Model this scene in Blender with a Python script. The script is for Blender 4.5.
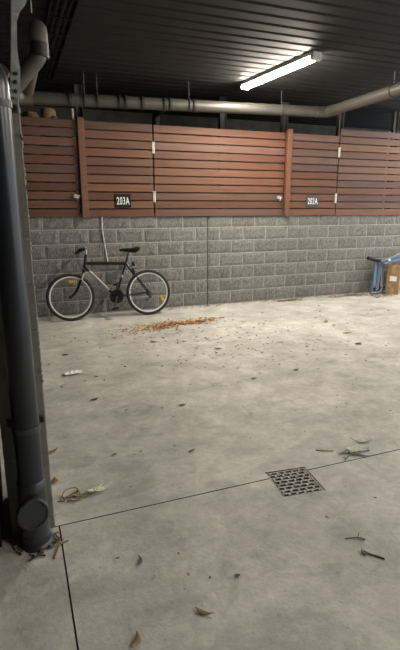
import bpy, bmesh, math, random
from mathutils import Vector, Matrix, noise
R = math.radians
for o in list(bpy.data.objects): bpy.data.objects.remove(o)
S = bpy.context.scene
COL = S.collection

# ------------------------------------------------------------------ camera, world, exposure
cd = bpy.data.cameras.new('camera'); cam = bpy.data.objects.new('camera', cd); COL.objects.link(cam)
S.camera = cam
cd.sensor_fit = 'VERTICAL'; cd.sensor_height = 36.0; cd.lens = 478.0/650.0*36.0
cd.clip_start = 0.02; cd.clip_end = 100
PITCH = math.atan(119/478.0); YAW = R(21)
cam.location = (0, 0, 1.53)
cam.rotation_euler = (math.pi/2 - PITCH, 0, -YAW)

S.view_settings.view_transform = 'Standard'; S.view_settings.look = 'None'
S.view_settings.gamma = 1.0; S.view_settings.use_curve_mapping = False
S.view_settings.exposure = 0.52

w = bpy.data.worlds.new('overcast_daylight'); S.world = w; w.use_nodes = True
bg = w.node_tree.nodes['Background']
bg.inputs['Color'].default_value = (0.86, 0.92, 1.0, 1); bg.inputs['Strength'].default_value = 1.7
LAMP_STRENGTH = 165.0
LAMP_COLOR = (1.0, 0.915, 0.775)

# ------------------------------------------------------------------ materials
MATS = {}
def mat(name, color, rough=0.6, metal=0.0, var=0.0, scale=8.0, bump=0.0, bscale=60.0, stretch=None, objcol=False, attr=False, rnd=0.0, emis=None, spec=0.5):
    if name in MATS: return MATS[name]
    m = bpy.data.materials.new(name); m.use_nodes = True
    nt = m.node_tree; N = nt.nodes; L = nt.links
    b = N['Principled BSDF']
    b.inputs['Roughness'].default_value = rough; b.inputs['Metallic'].default_value = metal
    b.inputs['Specular IOR Level'].default_value = spec
    tc = N.new('ShaderNodeTexCoord'); vec = tc.outputs['Object']
    if stretch:
        mp = N.new('ShaderNodeMapping'); mp.inputs['Scale'].default_value = stretch
        L.new(vec, mp.inputs['Vector']); vec = mp.outputs['Vector']
    oi = N.new('ShaderNodeObjectInfo')
    add = N.new('ShaderNodeVectorMath'); add.operation = 'MULTIPLY_ADD'   # another piece of texture for each object
    L.new(oi.outputs['Random'], add.inputs[0]); add.inputs[1].default_value = (37, 53, 71); L.new(vec, add.inputs[2])
    vec = add.outputs[0]
    no = N.new('ShaderNodeTexNoise'); no.inputs['Scale'].default_value = scale; no.inputs['Detail'].default_value = 4
    L.new(vec, no.inputs['Vector'])
    mr = N.new('ShaderNodeMapRange'); L.new(no.outputs[0], mr.inputs[0])
    mr.inputs[1].default_value = 0.3; mr.inputs[2].default_value = 0.7
    mr.inputs[3].default_value = 1 - var; mr.inputs[4].default_value = 1 + var
    val = mr.outputs[0]
    if rnd:
        r2 = N.new('ShaderNodeMapRange'); L.new(oi.outputs['Random'], r2.inputs[0])
        r2.inputs[3].default_value = 1 - rnd; r2.inputs[4].default_value = 1 + rnd
        mu = N.new('ShaderNodeMath'); mu.operation = 'MULTIPLY'; L.new(val, mu.inputs[0]); L.new(r2.outputs[0], mu.inputs[1]); val = mu.outputs[0]
    vm = N.new('ShaderNodeVectorMath'); vm.operation = 'SCALE'
    if objcol: L.new(oi.outputs['Color'], vm.inputs[0])
    elif attr:
        at = N.new('ShaderNodeAttribute'); at.attribute_name = 'Col'; L.new(at.outputs['Color'], vm.inputs[0])
    else: vm.inputs[0].default_value = color[:3]
    L.new(val, vm.inputs['Scale']); L.new(vm.outputs[0], b.inputs['Base Color'])
    if bump:
        n2 = N.new('ShaderNodeTexNoise'); n2.inputs['Scale'].default_value = bscale; n2.inputs['Detail'].default_value = 5
        L.new(vec, n2.inputs['Vector'])
        bp = N.new('ShaderNodeBump'); bp.inputs['Strength'].default_value = bump; bp.inputs['Distance'].default_value = 0.01
        L.new(n2.outputs[0], bp.inputs['Height']); L.new(bp.outputs[0], b.inputs['Normal'])
    if emis:
        b.inputs['Emission Color'].default_value = (*emis[0], 1); b.inputs['Emission Strength'].default_value = emis[1]
    MATS[name] = m
    return m

def concrete_floor():
    m = bpy.data.materials.new('concrete_floor'); m.use_nodes = True
    nt = m.node_tree; N = nt.nodes; L = nt.links; b = N['Principled BSDF']
    tc = N.new('ShaderNodeTexCoord'); P = tc.outputs['Object']
    def nz(scale, detail=4, dist=0.0, st=None, rough=0.55):
        v = P
        if st:
            mp = N.new('ShaderNodeMapping'); mp.inputs['Scale'].default_value = st[:3]; mp.inputs['Rotation'].default_value = (0, 0, st[3])
            L.new(P, mp.inputs[0]); v = mp.outputs[0]
        n = N.new('ShaderNodeTexNoise'); n.inputs['Scale'].default_value = scale; n.inputs['Detail'].default_value = detail
        n.inputs['Distortion'].default_value = dist; n.inputs['Roughness'].default_value = rough
        L.new(v, n.inputs['Vector']); return n.outputs[0]
    def rng(s, a, bb, c, d):
        r = N.new('ShaderNodeMapRange'); L.new(s, r.inputs[0])
        for i, x in enumerate((a, bb, c, d)): r.inputs[i+1].default_value = x
        return r.outputs[0]
    def mul(a, c):
        k = N.new('ShaderNodeMath'); k.operation = 'MULTIPLY'; L.new(a, k.inputs[0]); L.new(c, k.inputs[1]); return k.outputs[0]
    v = rng(nz(0.9, 3), .35, .65, .87, 1.08)
    v = mul(v, rng(nz(3.2, 6, 0.3), .36, .66, .82, 1.10))
    v = mul(v, rng(nz(9, 7, 0.7), .36, .64, .91, 1.06))           # trowel swirls
    v = mul(v, rng(nz(3.4, 5, 0.6, (0.8, 1.7, 1, R(24))), .34, .46, .84, 1.0))   # scuffs and tyre drags
    v = mul(v, rng(nz(2.3, 6, 1.4), .29, .38, .78, 1.0))          # old oil marks
    v = mul(v, rng(nz(24, 6, .4), .34, .66, .91, 1.07))
    v = mul(v, rng(nz(90, 3), .3, .7, .94, 1.06))
    v = mul(v, rng(nz(5.5, 7, 1.0), .30, .40, .84, 1.0))
    v = mul(v, rng(nz(38, 2), .26, .33, .72, 1.0))                # small dark specks
    mx = N.new('ShaderNodeMix'); mx.data_type = 'RGBA'
    mx.inputs[6].default_value = (0.545, 0.53, 0.492, 1); mx.inputs[7].default_value = (0.60, 0.578, 0.525, 1)
    L.new(rng(nz(1.4, 3), .35, .65, 0, 1), mx.inputs[0])
    vm = N.new('ShaderNodeVectorMath'); vm.operation = 'SCALE'; L.new(mx.outputs[2], vm.inputs[0]); L.new(v, vm.inputs['Scale'])
    L.new(vm.outputs[0], b.inputs['Base Color'])
    L.new(rng(nz(2.5, 4), .3, .7, .5, .72), b.inputs['Roughness']); b.inputs['Specular IOR Level'].default_value = 0.35
    bp = N.new('ShaderNodeBump'); bp.inputs['Strength'].default_value = 0.18; bp.inputs['Distance'].default_value = 0.01
    L.new(nz(45, 6), bp.inputs['Height']); L.new(bp.outputs[0], b.inputs['Normal'])
    return m

M_floor = concrete_floor()
M_bed = mat('joint_dirt', (0.035, 0.03, 0.026), 0.95, var=.3)
M_block = mat('split_face_block', (0.198, 0.191, 0.180), 0.92, var=.45, scale=55, bump=1.0, bscale=70, stretch=(1.7, 1, 0.5), rnd=.09, spec=.2)
M_mortar = mat('mortar', (0.41, 0.40, 0.375), 0.95, var=.15, scale=25, bump=.4, spec=.2)
M_cmortar = mat('grey_mortar', (0.20, 0.195, 0.175), 0.95, var=.2, scale=30, spec=.2)
M_eff = mat('efflorescence', (0.62, 0.61, 0.57), 0.95, var=.2, scale=40, spec=.2)
M_gap = mat('control_joint_gap', (0.04, 0.038, 0.035), 0.9)
M_cblock = mat('smooth_block', (0.185, 0.18, 0.16), 0.9, var=.14, scale=14, bump=.3, bscale=140, rnd=.07, spec=.25)
M_slat = mat('stained_timber', (0.2, 0.08, 0.045), 0.6, var=.22, scale=7, bump=.15, bscale=20, stretch=(0.35, 6, 8), objcol=True, spec=.35)
M_white = mat('galvanised_white', (0.62, 0.60, 0.54), 0.5, var=.15, scale=30)
M_steel = mat('galvanised_steel', (0.36, 0.38, 0.37), 0.55, metal=.2, var=.2, scale=25)
M_dsteel = mat('dark_steel', (0.055, 0.058, 0.06), 0.55, metal=.3, var=.2)
M_deck = mat('dark_steel_deck', (0.0125, 0.0125, 0.012), 0.7, metal=.0, var=.12, scale=3, stretch=(.3, 3, 1), spec=.3)
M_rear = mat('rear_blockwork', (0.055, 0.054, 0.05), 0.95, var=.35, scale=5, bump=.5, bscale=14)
M_pvc = mat('grey_pvc_pipe', (0.060, 0.056, 0.048), 0.45, var=.08, scale=6)
M_pvcring = mat('dark_pipe_ring', (0.022, 0.022, 0.020), 0.5)
M_pvc2 = mat('beige_and_lamplit_pvc', (0.11, 0.093, 0.072), 0.5, var=.1)
M_down = mat('slate_painted_pipe', (0.020, 0.023, 0.028), 0.28, var=.08, scale=9, bump=.03, bscale=30, spec=.38)
M_down2 = mat('slate_pipe_fitting', (0.030, 0.033, 0.037), 0.4, var=.12)
M_black = mat('black_plastic', (0.008, 0.008, 0.009), 0.6, spec=.25)
M_lampbody = mat('lamp_white', (0.72, 0.71, 0.68), 0.45)
M_tube = mat('lamp_diffuser', (0.9, 0.9, 0.88), 0.4, emis=(LAMP_COLOR, LAMP_STRENGTH))
M_rubber = mat('tyre_rubber', (0.018, 0.018, 0.018), 0.8)
M_rim = mat('alloy_rim', (0.72, 0.72, 0.70), 0.4, metal=.35)
M_spoke = mat('spoke_steel', (0.30, 0.30, 0.30), 0.4, metal=.7)
M_frame = mat('bike_dark_paint', (0.012, 0.012, 0.017), 0.32, spec=.35)
M_decal = mat('silver_decal', (0.42, 0.385, 0.355), 0.4, metal=.2)
M_chrome = mat('worn_chrome', (0.45, 0.45, 0.45), 0.3, metal=.9)
M_amber = mat('amber_reflector', (0.62, 0.30, 0.05), 0.3)
M_blue = mat('blue_painted_steel', (0.075, 0.135, 0.225), 0.4, var=.15, scale=14)
M_bluegrey = mat('blue_grey_steel', (0.09, 0.115, 0.15), 0.45, var=.15)
M_card = mat('cardboard', (0.33, 0.215, 0.12), 0.85, var=.14, scale=9, stretch=(1, 1, 3))
M_tape = mat('packing_tape', (0.42, 0.29, 0.16), 0.3)
M_paper = mat('white_paper', (0.85, 0.84, 0.80), 0.8, var=.06)
M_leafattr = mat('dry_leaf_mix', (0.3, 0.2, 0.1), 0.8, var=.2, scale=30, attr=True, spec=.2)
M_leaf = mat('dry_leaf', (0.3, 0.2, 0.1), 0.7, var=.25, scale=25, objcol=True, spec=.25)
M_grate = mat('worn_cast_iron', (0.26, 0.25, 0.235), 0.6, metal=.35, var=.35, scale=30, bump=.3)
M_grey = mat('grey_tarpaulin', (0.27, 0.27, 0.28), 0.7, var=.15)
M_tan = mat('tan_carpet', (0.36, 0.24, 0.13), 0.95, var=.25, scale=20, bump=.4)
M_signb = mat('sign_black', (0.008, 0.008, 0.009), 0.5, spec=.25)
M_signg = mat('sign_black_glare', (0.04, 0.043, 0.05), 0.4)  # same black board, its glare painted in as a greyer base colour
M_signw = mat('sign_white', (0.80, 0.79, 0.77), 0.5)

# ------------------------------------------------------------------ mesh helper
class MB:
    def __init__(s): s.v = []; s.f = []; s.c = []
    def add(s, vs, fs):
        n = len(s.v); s.v += [tuple(v) for v in vs]; s.f += [tuple(i+n for i in f) for f in fs]
    def box(s, lo, hi, m=None, ch=0.0):
        (x0, y0, z0), (x1, y1, z1) = lo, hi
        if ch <= 0:
            vs = [(x, y, z) for x in (x0, x1) for y in (y0, y1) for z in (z0, z1)]
            fs = [(0,1,3,2), (4,6,7,5), (0,4,5,1), (2,3,7,6), (0,2,6,4), (1,5,7,3)]
        else:
            bm = bmesh.new(); bmesh.ops.create_cube(bm, size=1)
            for v in bm.verts: v.co = Vector(((x0+x1)/2+v.co.x*(x1-x0), (y0+y1)/2+v.co.y*(y1-y0), (z0+z1)/2+v.co.z*(z1-z0)))
            bmesh.ops.bevel(bm, geom=bm.edges[:], offset=ch, segments=1, affect='EDGES')
            bm.verts.index_update(); vs = [v.co.copy() for v in bm.verts]; fs = [[v.index for v in f.verts] for f in bm.faces]; bm.free()
        if m: vs = [m @ Vector(v) for v in vs]
        s.add(vs, fs); return s
    def bar(s, a, b, wx, wy, up=(0, 0, 1), ch=0.0):
        a, b = Vector(a), Vector(b); d = b-a; z = d.normalized(); u = Vector(up)
        if abs(z.dot(u)) > .98: u = Vector((0, 1, 0))
        x = u.cross(z).normalized(); y = z.cross(x)
        m = Matrix((x, y, z)).transposed().to_4x4(); m.translation = a
        return s.box((-wx/2, -wy/2, 0), (wx/2, wy/2, d.length), m, ch)
    def tube(s, pts, r, n=12, fillet=0.0, cap=True, closed=False, rs=None, seg=5):
        P = [Vector(p) for p in pts]
        if fillet and len(P) > 2:
            Q = [P[0]]
            for i in range(1, len(P)-1):
                a = (P[i-1]-P[i]); b = (P[i+1]-P[i]); k = min(fillet, a.length*.49, b.length*.49)
                A = P[i]+a.normalized()*k; B = P[i]+b.normalized()*k
                for j in range(seg+1):
                    t = j/seg; Q.append(A*(1-t)**2 + P[i]*2*t*(1-t) + B*t*t)
            Q.append(P[-1]); P = Q
        m = len(P); rr = rs if rs and len(rs) == m else [r]*m
        T = []
        for i in range(m):
            if closed: d = P[(i+1) % m]-P[i-1]
            else: d = P[min(i+1, m-1)]-P[max(i-1, 0)]
            T.append(d.normalized())
        u = T[0].orthogonal().normalized(); vs = []
        for i in range(m):
            u = (u - T[i]*u.dot(T[i])).normalized(); w_ = T[i].cross(u)
            for k in range(n):
                a = 2*math.pi*k/n; vs.append(P[i] + (u*math.cos(a)+w_*math.sin(a))*rr[i])
        fs = []
        for i in range(m if closed else m-1):
            j = (i+1) % m
            for k in range(n):
                l = (k+1) % n; fs.append((i*n+k, i*n+l, j*n+l, j*n+k))
        if cap and not closed: fs += [tuple(range(n))[::-1], tuple(range((m-1)*n, m*n))]
        s.add(vs, fs); return s
    def lathe(s, prof, m=None, n=24):      # prof: (radius, z) list
        vs = []; k = len(prof)
        for r, z in prof:
            for i in range(n):
                a = 2*math.pi*i/n; vs.append(Vector((r*math.cos(a), r*math.sin(a), z)))
        fs = [(i*n+j, i*n+(j+1) % n, (i+1)*n+(j+1) % n, (i+1)*n+j) for i in range(k-1) for j in range(n)]
        fs += [tuple(range(n))[::-1], tuple(range((k-1)*n, k*n))]
        if m: vs = [m @ v for v in vs]
        s.add(vs, fs); return s
    def torus(s, c, R0, r, n=40, k=8, axis='Y', sx=1.0):
        vs = []; fs = []
        for i in range(n):
            a = 2*math.pi*i/n
            for j in range(k):
                b = 2*math.pi*j/k; q = R0 + r*math.cos(b); h = r*sx*math.sin(b)
                vs.append((c[0]+q*math.cos(a), c[1]+h, c[2]+q*math.sin(a)))
        for i in range(n):
            for j in range(k):
                fs.append((i*k+j, i*k+(j+1) % k, ((i+1) % n)*k+(j+1) % k, ((i+1) % n)*k+j))
        s.add(vs, fs); return s
    def mesh(s, name, m, smooth=False):
        me = bpy.data.meshes.new(name); me.from_pydata(s.v, [], s.f); me.update()
        bm = bmesh.new(); bm.from_mesh(me); bmesh.ops.recalc_face_normals(bm, faces=bm.faces[:]); bm.to_mesh(me); bm.free()
        me.materials.append(m)
        if smooth:
            me.polygons.foreach_set('use_smooth', [True]*len(me.polygons))
            try: me.set_sharp_from_angle(angle=R(40))
            except Exception: pass
        if s.c:
            at = me.color_attributes.new('Col', 'FLOAT_COLOR', 'CORNER')
            for p in me.polygons:
                for li in p.loop_indices: at.data[li].color = (*s.c[p.index], 1)
        return me
    def build(s, name, m, parent=None, smooth=False):
        return link(name, s.mesh(name, m, smooth), parent)
def link(name, me, parent=None, loc=(0, 0, 0), rz=0.0, color=None):
    o = bpy.data.objects.new(name, me); COL.objects.link(o); o.parent = parent
    o.location = loc; o.rotation_euler = (0, 0, rz)
    if color: o.color = (*color, 1)
    return o
def empty(name, loc=(0, 0, 0), rot=(0, 0, 0)):
    o = bpy.data.objects.new(name, None); COL.objects.link(o); o.location = loc; o.rotation_euler = rot; o.empty_display_size = .1
    return o
def tag(o, label=None, cat=None, group=None, kind=None):
    for k, v in (('label', label), ('category', cat), ('group', group), ('kind', kind)):
        if v: o[k] = v
    return o
def struct(o, label=None, cat=None): return tag(o, label, cat, None, 'structure')

rnd = random.Random(7)
WY = 6.90          # plane of the block wall's faces
CEIL = 3.15

# ------------------------------------------------------------------ floor: bed + three slabs with saw joints, a hole for the grate
GC = (1.38, 2.085); GH = 0.128; GR = R(-6)
def gpt(a, b): return (GC[0]+a*math.cos(GR)-b*math.sin(GR), GC[1]+a*math.sin(GR)+b*math.cos(GR))
BL, BR_, TR, TL = gpt(-GH, -GH), gpt(GH, -GH), gpt(GH, GH), gpt(-GH, GH)
def cross(p, q, y): t = (y-p[1])/(q[1]-p[1]); return (p[0]+(q[0]-p[0])*t, y)
J = 2.160; JW = 0.0035; JX = 0.086
bed = MB().box((-6, -7, -.16), (9.0, 9.2, -.075)).build('floor', M_bed)
struct(bed, 'bare grey concrete car park floor with saw-cut joints', 'floor')
def slab(poly):
    n = len(poly); vs = [(x, y, 0) for x, y in poly]+[(x, y, -.074) for x, y in poly]
    fs = [tuple(range(n)), tuple(range(n, 2*n))[::-1]]+[(i, n+i, n+(i+1) % n, (i+1) % n) for i in range(n)]
    b = MB(); b.add(vs, fs); o = b.build('concrete_slab', M_floor, bed); o.data.materials.append(M_bed)
    for p in o.data.polygons:
        if abs(p.normal.z) < .5: p.material_index = 1
    return o
slab([(-6, J+JW), cross(BL, TL, J+JW), TL, TR, cross(BR_, TR, J+JW), (9.0, J+JW), (9.0, 7.05), (-6, 7.05)])
slab([(JX+JW, -7), (9.0, -7), (9.0, J-JW), cross(BR_, TR, J-JW), BR_, BL, cross(BL, TL, J-JW), (JX+JW, J-JW)])
slab([(-6, -7), (JX-JW, -7), (JX-JW, J-JW), (-6, J-JW)])

# ------------------------------------------------------------------ ceiling: ribbed steel deck, ribs run along the wall
mb = MB(); prof = []; y = -7.0; PT = 0.19
while y < 9.2:
    prof += [(y, CEIL), (y+.130, CEIL), (y+.148, CEIL+.013), (y+.172, CEIL+.013)]; y += PT
prof.append((y, CEIL))
vs = []; fs = []
for yy, zz in prof: vs += [(-6, yy, zz), (9.0, yy, zz)]
for i in range(len(prof)-1): fs.append((2*i, 2*i+1, 2*i+3, 2*i+2))
mb.add(vs, fs)
mb.box((-6, -7, CEIL+.06), (9.0, 9.2, CEIL+.2))
struct(mb.build('ceiling', M_deck), 'dark ribbed steel deck ceiling', 'ceiling')

# ------------------------------------------------------------------ wall_back: split-face blocks over a mortar core
core = MB().box((-6, WY+.0015, 0), (9.0, WY+.18, 1.42)).build('wall_back', M_mortar)
struct(core, 'low retaining wall of rough grey split-face blocks', 'wall')
def block_mesh(L, seed):
    nx, nz = (9 if L > .3 else 5), 5; H = .191; vs = []; fs = []
    for j in range(nz+1):
        for i in range(nx+1):
            x = L*i/nx-L/2; z = H*j/nz
            edge = i in (0, nx) or j in (0, nz)
            d = 0.001 if edge else -.002-.007*max(0, .5+noise.noise(Vector((x*14+seed*7.1, seed*3.3, z*7))))-rnd.uniform(0, .005)
            if not edge: x += rnd.uniform(-.008, .008); z += rnd.uniform(-.008, .008)
            vs.append((x, d, z))
    for j in range(nz):
        for i in range(nx):
            a = j*(nx+1)+i; fs.append((a, a+1, a+nx+2, a+nx+1))
    n = len(vs); vs += [(-L/2, .03, 0), (L/2, .03, 0), (L/2, .03, H), (-L/2, .03, H)]
    bot = list(range(nx+1)); top = [nz*(nx+1)+i for i in range(nx+1)]
    fs += [tuple(bot[::-1])+(n, n+1), tuple(top)+(n+2, n+3)]
    lf = [j*(nx+1) for j in range(nz+1)]; rg = [j*(nx+1)+nx for j in range(nz+1)]
    fs += [tuple(lf)+(n+3, n), tuple(rg[::-1])+(n+1, n+2)]
    b = MB(); b.add(vs, fs); return b.mesh('split_block', M_block)
FULL = [block_mesh(.391, s) for s in range(7)]
HALF = [block_mesh(.191, s+20) for s in range(4)]
CJ = 2.775
def put_block(x, z, half=False):
    link('block', rnd.choice(HALF if half else FULL), core, (x, WY, z))
for k in range(7):
    z = .017+.2*k
    if k % 2 == 0:
        for i in range(-17, 15): put_block(CJ+.2+.4*i, z)
    else:
        put_block(CJ-.1, z, True); put_block(CJ+.1, z, True)
        for i in range(0, 14): put_block(CJ+.4+.4*i, z)
        for i in range(0, 17): put_block(CJ-.4-.4*i, z)
cj = MB().box((CJ-.004, WY-.006, 0), (CJ+.004, WY+.008, 1.41)).build('control_joint', M_gap, core)
mb = MB(); zz = 1.40; xx = 1.176
pts = []
for i in range(26):
    t = i/25; pts.append((1.172+.055*max(0, t-.35)/.65+.002*math.sin(i*1.7), WY-.018, 1.41-.66*t))
mb.tube(pts, .007, 5, rs=[.006+.005*abs(math.sin(i*2.3)) for i in range(26)])
tag(mb.build('pale_streak', M_eff, core), 'whitish streak running down the wall')
# raised storage floor behind, rear wall, side walls
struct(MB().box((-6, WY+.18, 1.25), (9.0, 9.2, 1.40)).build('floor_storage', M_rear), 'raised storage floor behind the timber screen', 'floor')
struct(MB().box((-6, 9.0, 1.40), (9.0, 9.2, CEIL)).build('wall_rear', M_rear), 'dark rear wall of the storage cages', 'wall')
struct(MB().box((-6.2, -7.2, 0), (9.0, -7, CEIL)).build('wall_front_blocker', M_rear), 'dark unseen wall added behind the viewpoint to block daylight', 'wall')  # unseen, added so daylight enters from the right only
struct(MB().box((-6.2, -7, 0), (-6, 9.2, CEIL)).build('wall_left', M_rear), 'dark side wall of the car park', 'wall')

# ------------------------------------------------------------------ column of smooth blocks
CX0, CX1, CY0, CY1, CZ = -.130, .066, 2.15, 2.54, 2.0
col = MB().box((CX0+.004, CY0+.004, 0), (CX1-.003, CY1-.004, CZ-.005)).build('column', M_cmortar)
struct(col, 'narrow column of smooth grey concrete blocks', 'column')
cbm = MB().box((CX0, CY0, 0), (CX1, CY1, .194), ch=.004).mesh('column_block', M_cblock)
for k in range(10): link('block', cbm, col, (rnd.uniform(-.0015, .0015), rnd.uniform(-.001, .001), .003+.2*k))
mb = MB()
for k in range(36):                     # squeezed mortar flecks along the arris
    z = .2*rnd.randint(0, 9)+rnd.gauss(0, .05)
    z = min(1.97, max(.02, z)); s = rnd.uniform(.002, .006)
    mb.box((CX1-.003, CY0-.001, z-s*1.6), (CX1+.002, CY0+.006, z+s*1.6))
mb.build('mortar_flecks', M_eff, col)['kind'] = 'stuff'

# ------------------------------------------------------------------ timber screen: gates, fixed panels, posts
FY = 6.868
PAL = [(.215, .096, .056), (.235, .108, .063), (.195, .086, .053), (.25, .112, .064), (.18, .082, .054), (.215, .108, .072), (.205, .082, .044)]
GRYP = [(.18, .096, .072), (.195, .102, .075), (.165, .092, .070)]
SL_MESH = {}
def slat_mesh(L):
    k = round(L, 3)
    if k not in SL_MESH: SL_MESH[k] = MB().box((0, 0, 0), (L, .019, .0985), ch=.003).mesh('slat', M_slat)
    return SL_MESH[k]
def screen(name, x0, x1, rows, label, cat, group=None, grey=0.1, z0=1.383, dz=0.0, battens=()):
    t = empty(name, (x0, FY, z0)); tag(t, label, cat, group)
    me = slat_mesh(x1-x0)
    for i in range(rows):
        c = rnd.choice(GRYP) if rnd.random() < grey else rnd.choice(PAL)
        f = rnd.uniform(.54, .70); link('slat', me, t, (0, rnd.uniform(-.002, .002), .1143*i+dz), color=[q*f for q in c])
    for b in battens:
        bb = MB().box((b-.014, .0225, 0), (b+.014, .055, .1143*rows-.01)); bb.build('batten', M_slat if b != battens[-1] or name != 'wide_gate' else M_white, t).color = (.13, .06, .04, 1)
    return t
def hinge(t, x, z):
    h = MB().box((x-.03, -.010, z-.075), (x+.008, -.002, z+.075), ch=.002)
    h.tube([(x-.006, -.012, z-.08), (x-.006, -.012, z+.08)], .008, 8)
    h = h.build('hinge', M_white, t); tag(h, 'pale metal hinge')
def hasp(t, x, z):
    b = MB().box((x-.035, -.008, z-.018), (x+.045, -.002, z+.018), ch=.002)
    b.tube([(x+.005, -.012, z-.01), (x+.005, -.04, z-.005), (x+.005, -.04, z-.05), (x+.005, -.012, z-.05)], .006, 8, fillet=.015)
    h = b.build('hasp', M_white, t); tag(h, 'pale metal hasp')
    p = MB().lathe([(.012, -.012), (.028, -.008), (.028, .008), (.012, .012)], Matrix.Translation((x-.02, -.028, z)) @ Matrix.Rotation(R(90), 4, 'X'), 14)
    p.build('padlock', M_steel, h, True)
def sign(t, text, x, z, wd, ht, mb_, label):
    s = MB().box((x-wd/2, -.012, z-ht/2), (x+wd/2, -.003, z+ht/2), ch=.002).build('number_sign', mb_, t); tag(s, label)
    cu = bpy.data.curves.new('lettering', 'FONT'); cu.body = text; cu.size = .15; cu.align_x = 'CENTER'; cu.align_y = 'CENTER'; cu.offset = .0015; cu.space_character = 1.12; cu.extrude = .0008
    tmp = bpy.data.objects.new('tmp', cu); COL.objects.link(tmp)
    dg = bpy.context.evaluated_depsgraph_get(); dg.update()
    me = bpy.data.meshes.new_from_object(tmp.evaluated_get(dg)); bpy.data.objects.remove(tmp)
    xs = [v.co.x for v in me.vertices]; ys = [v.co.y for v in me.vertices]
    sx = wd*.80/(max(xs)-min(xs)); sy = ht*.56/(max(ys)-min(ys)); mx = (max(xs)+min(xs))/2; my = (max(ys)+min(ys))/2
    for v in me.vertices:
        q = v.co.copy(); v.co = (x+(q.x-mx)*sx, -.0132-q.z*.5, z+(q.y-my)*sy)
    me.materials.clear(); me.materials.append(M_signw)
    link('lettering', me, s)
gl = screen('slat_gate', -1.20, .880, 11, 'stained timber slat gate left of the post, partly behind the block column', 'gate', 'storage cage gates', .12, dz=.004, battens=(.06, 1.0, 2.02))
hasp(gl, .845+1.20, .275)
p1 = MB().box((.905, FY-.045, 1.378), (.990, FY+.02, 2.655), ch=.003).build('timber_post', M_slat); p1.color = (.18, .082, .05, 1)
tag(p1, 'reddish timber post beside the 203A panel, above the bicycle', 'post', 'screen posts')
pa = screen('fixed_screen', .994, 1.925, 11, 'fixed timber slat panel carrying the black 203A sign', 'panel', 'fixed screen panels', .05, battens=(.03, .90))
sign(pa, '203A', 1.477-.994, 1.600-1.383, .225, .185, M_signb, 'black sign with white 203A')
gm = screen('slat_gate', 1.942, 4.055, 11, 'long timber slat gate between the 203A panel and the 202A post', 'gate', 'storage cage gates', .06, battens=(.03, 1.11, 2.06))
hinge(gm, .0, .94); hinge(gm, .0, .275); hasp(gm, 2.03, .275)
p2 = MB().box((4.070, FY-.045, 1.378), (4.155, FY+.02, 2.675), ch=.003).build('timber_post', M_slat); p2.color = (.16, .068, .041, 1)
tag(p2, 'reddish timber post beside the 202A panel', 'post', 'screen posts')
pb = screen('fixed_screen', 4.165, 5.055, 11, 'fixed timber slat panel carrying the 202A sign', 'panel', 'fixed screen panels', .40, battens=(.03, .86))
sign(pb, '202A', 4.60-4.165, 1.607-1.383, .235, .175, M_signg, 'black sign with white 202A, glare painted in as grey')
gr = screen('wide_gate', 5.072, 7.2, 12, 'taller slat gate right of the 202A panel, one slat higher than its neighbours', 'gate', 'storage cage gates', .38, dz=-.006, battens=(.03, 2.05, 1.01))
hinge(gr, .0, .99); hinge(gr, -.01, .27)

# ------------------------------------------------------------------ uprights and stored things behind the screen
for x, lab in ((1.0, 'dark steel upright behind the screen, first from the column'), (3.17, 'dark steel upright behind the screen above the long gate'), (4.27, 'dark steel upright behind the 202A post'), (5.36, 'dark steel upright at the step in the screen top'), (6.53, 'dark steel upright behind the tall gate at the far right')):
    b = MB().box((x-.05, 7.26, 1.40), (x-.042, 7.34, CEIL)); b.box((x+.042, 7.26, 1.40), (x+.05, 7.34, CEIL)); b.box((x-.042, 7.296, 1.40), (x+.042, 7.304, CEIL))
    tag(b.build('steel_upright', M_dsteel), lab, 'post', 'steel uprights behind the screen')
tw = MB().tube([(.93, 7.50, 1.40), (.93, 7.50, 2.87)], .022, 12).build('white_tube', M_white, None, True)
tag(tw, 'white tube standing behind the screen near the first post', 'tube')
mb = MB(); vs = []; fs = []; n = 14; prof = [(.33, 1.40), (.27, 1.9), (.20, 2.4), (.13, 2.68), (.04, 2.80)]
for r_, z in prof:
    for i in range(n):
        a = 2*math.pi*i/n; q = r_*(1+.14*math.sin(3*a)+.08*math.sin(5*a)); vs.append((.70+q*math.cos(a)*.75, 7.75+q*math.sin(a)*.8, z))
for i in range(len(prof)-1):
    for j in range(n): fs.append((i*n+j, i*n+(j+1) % n, (i+1)*n+(j+1) % n, (i+1)*n+j))
fs += [tuple(range(n))[::-1], tuple(range((len(prof)-1)*n, len(prof)*n))]
mb.add(vs, fs)
tag(mb.build('covered_pile', M_grey, None, True), 'grey sheeted pile peeking over the screen behind the column', 'pile')
for x, yy, zt, lab in ((.36, 7.55, 2.79, 'tan roll standing behind the screen, close to the column'), (.66, 8.25, 2.98, 'tan roll standing behind the grey sheeted pile')):
    b = MB().lathe([(.10, 0), (.115, .02), (.115, zt-1.43), (.09, zt-1.40), (.03, zt-1.40)], Matrix.Translation((x, yy, 1.40)), 18)
    tag(b.build('carpet_roll', M_tan, None, True), lab, 'carpet roll')

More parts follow.
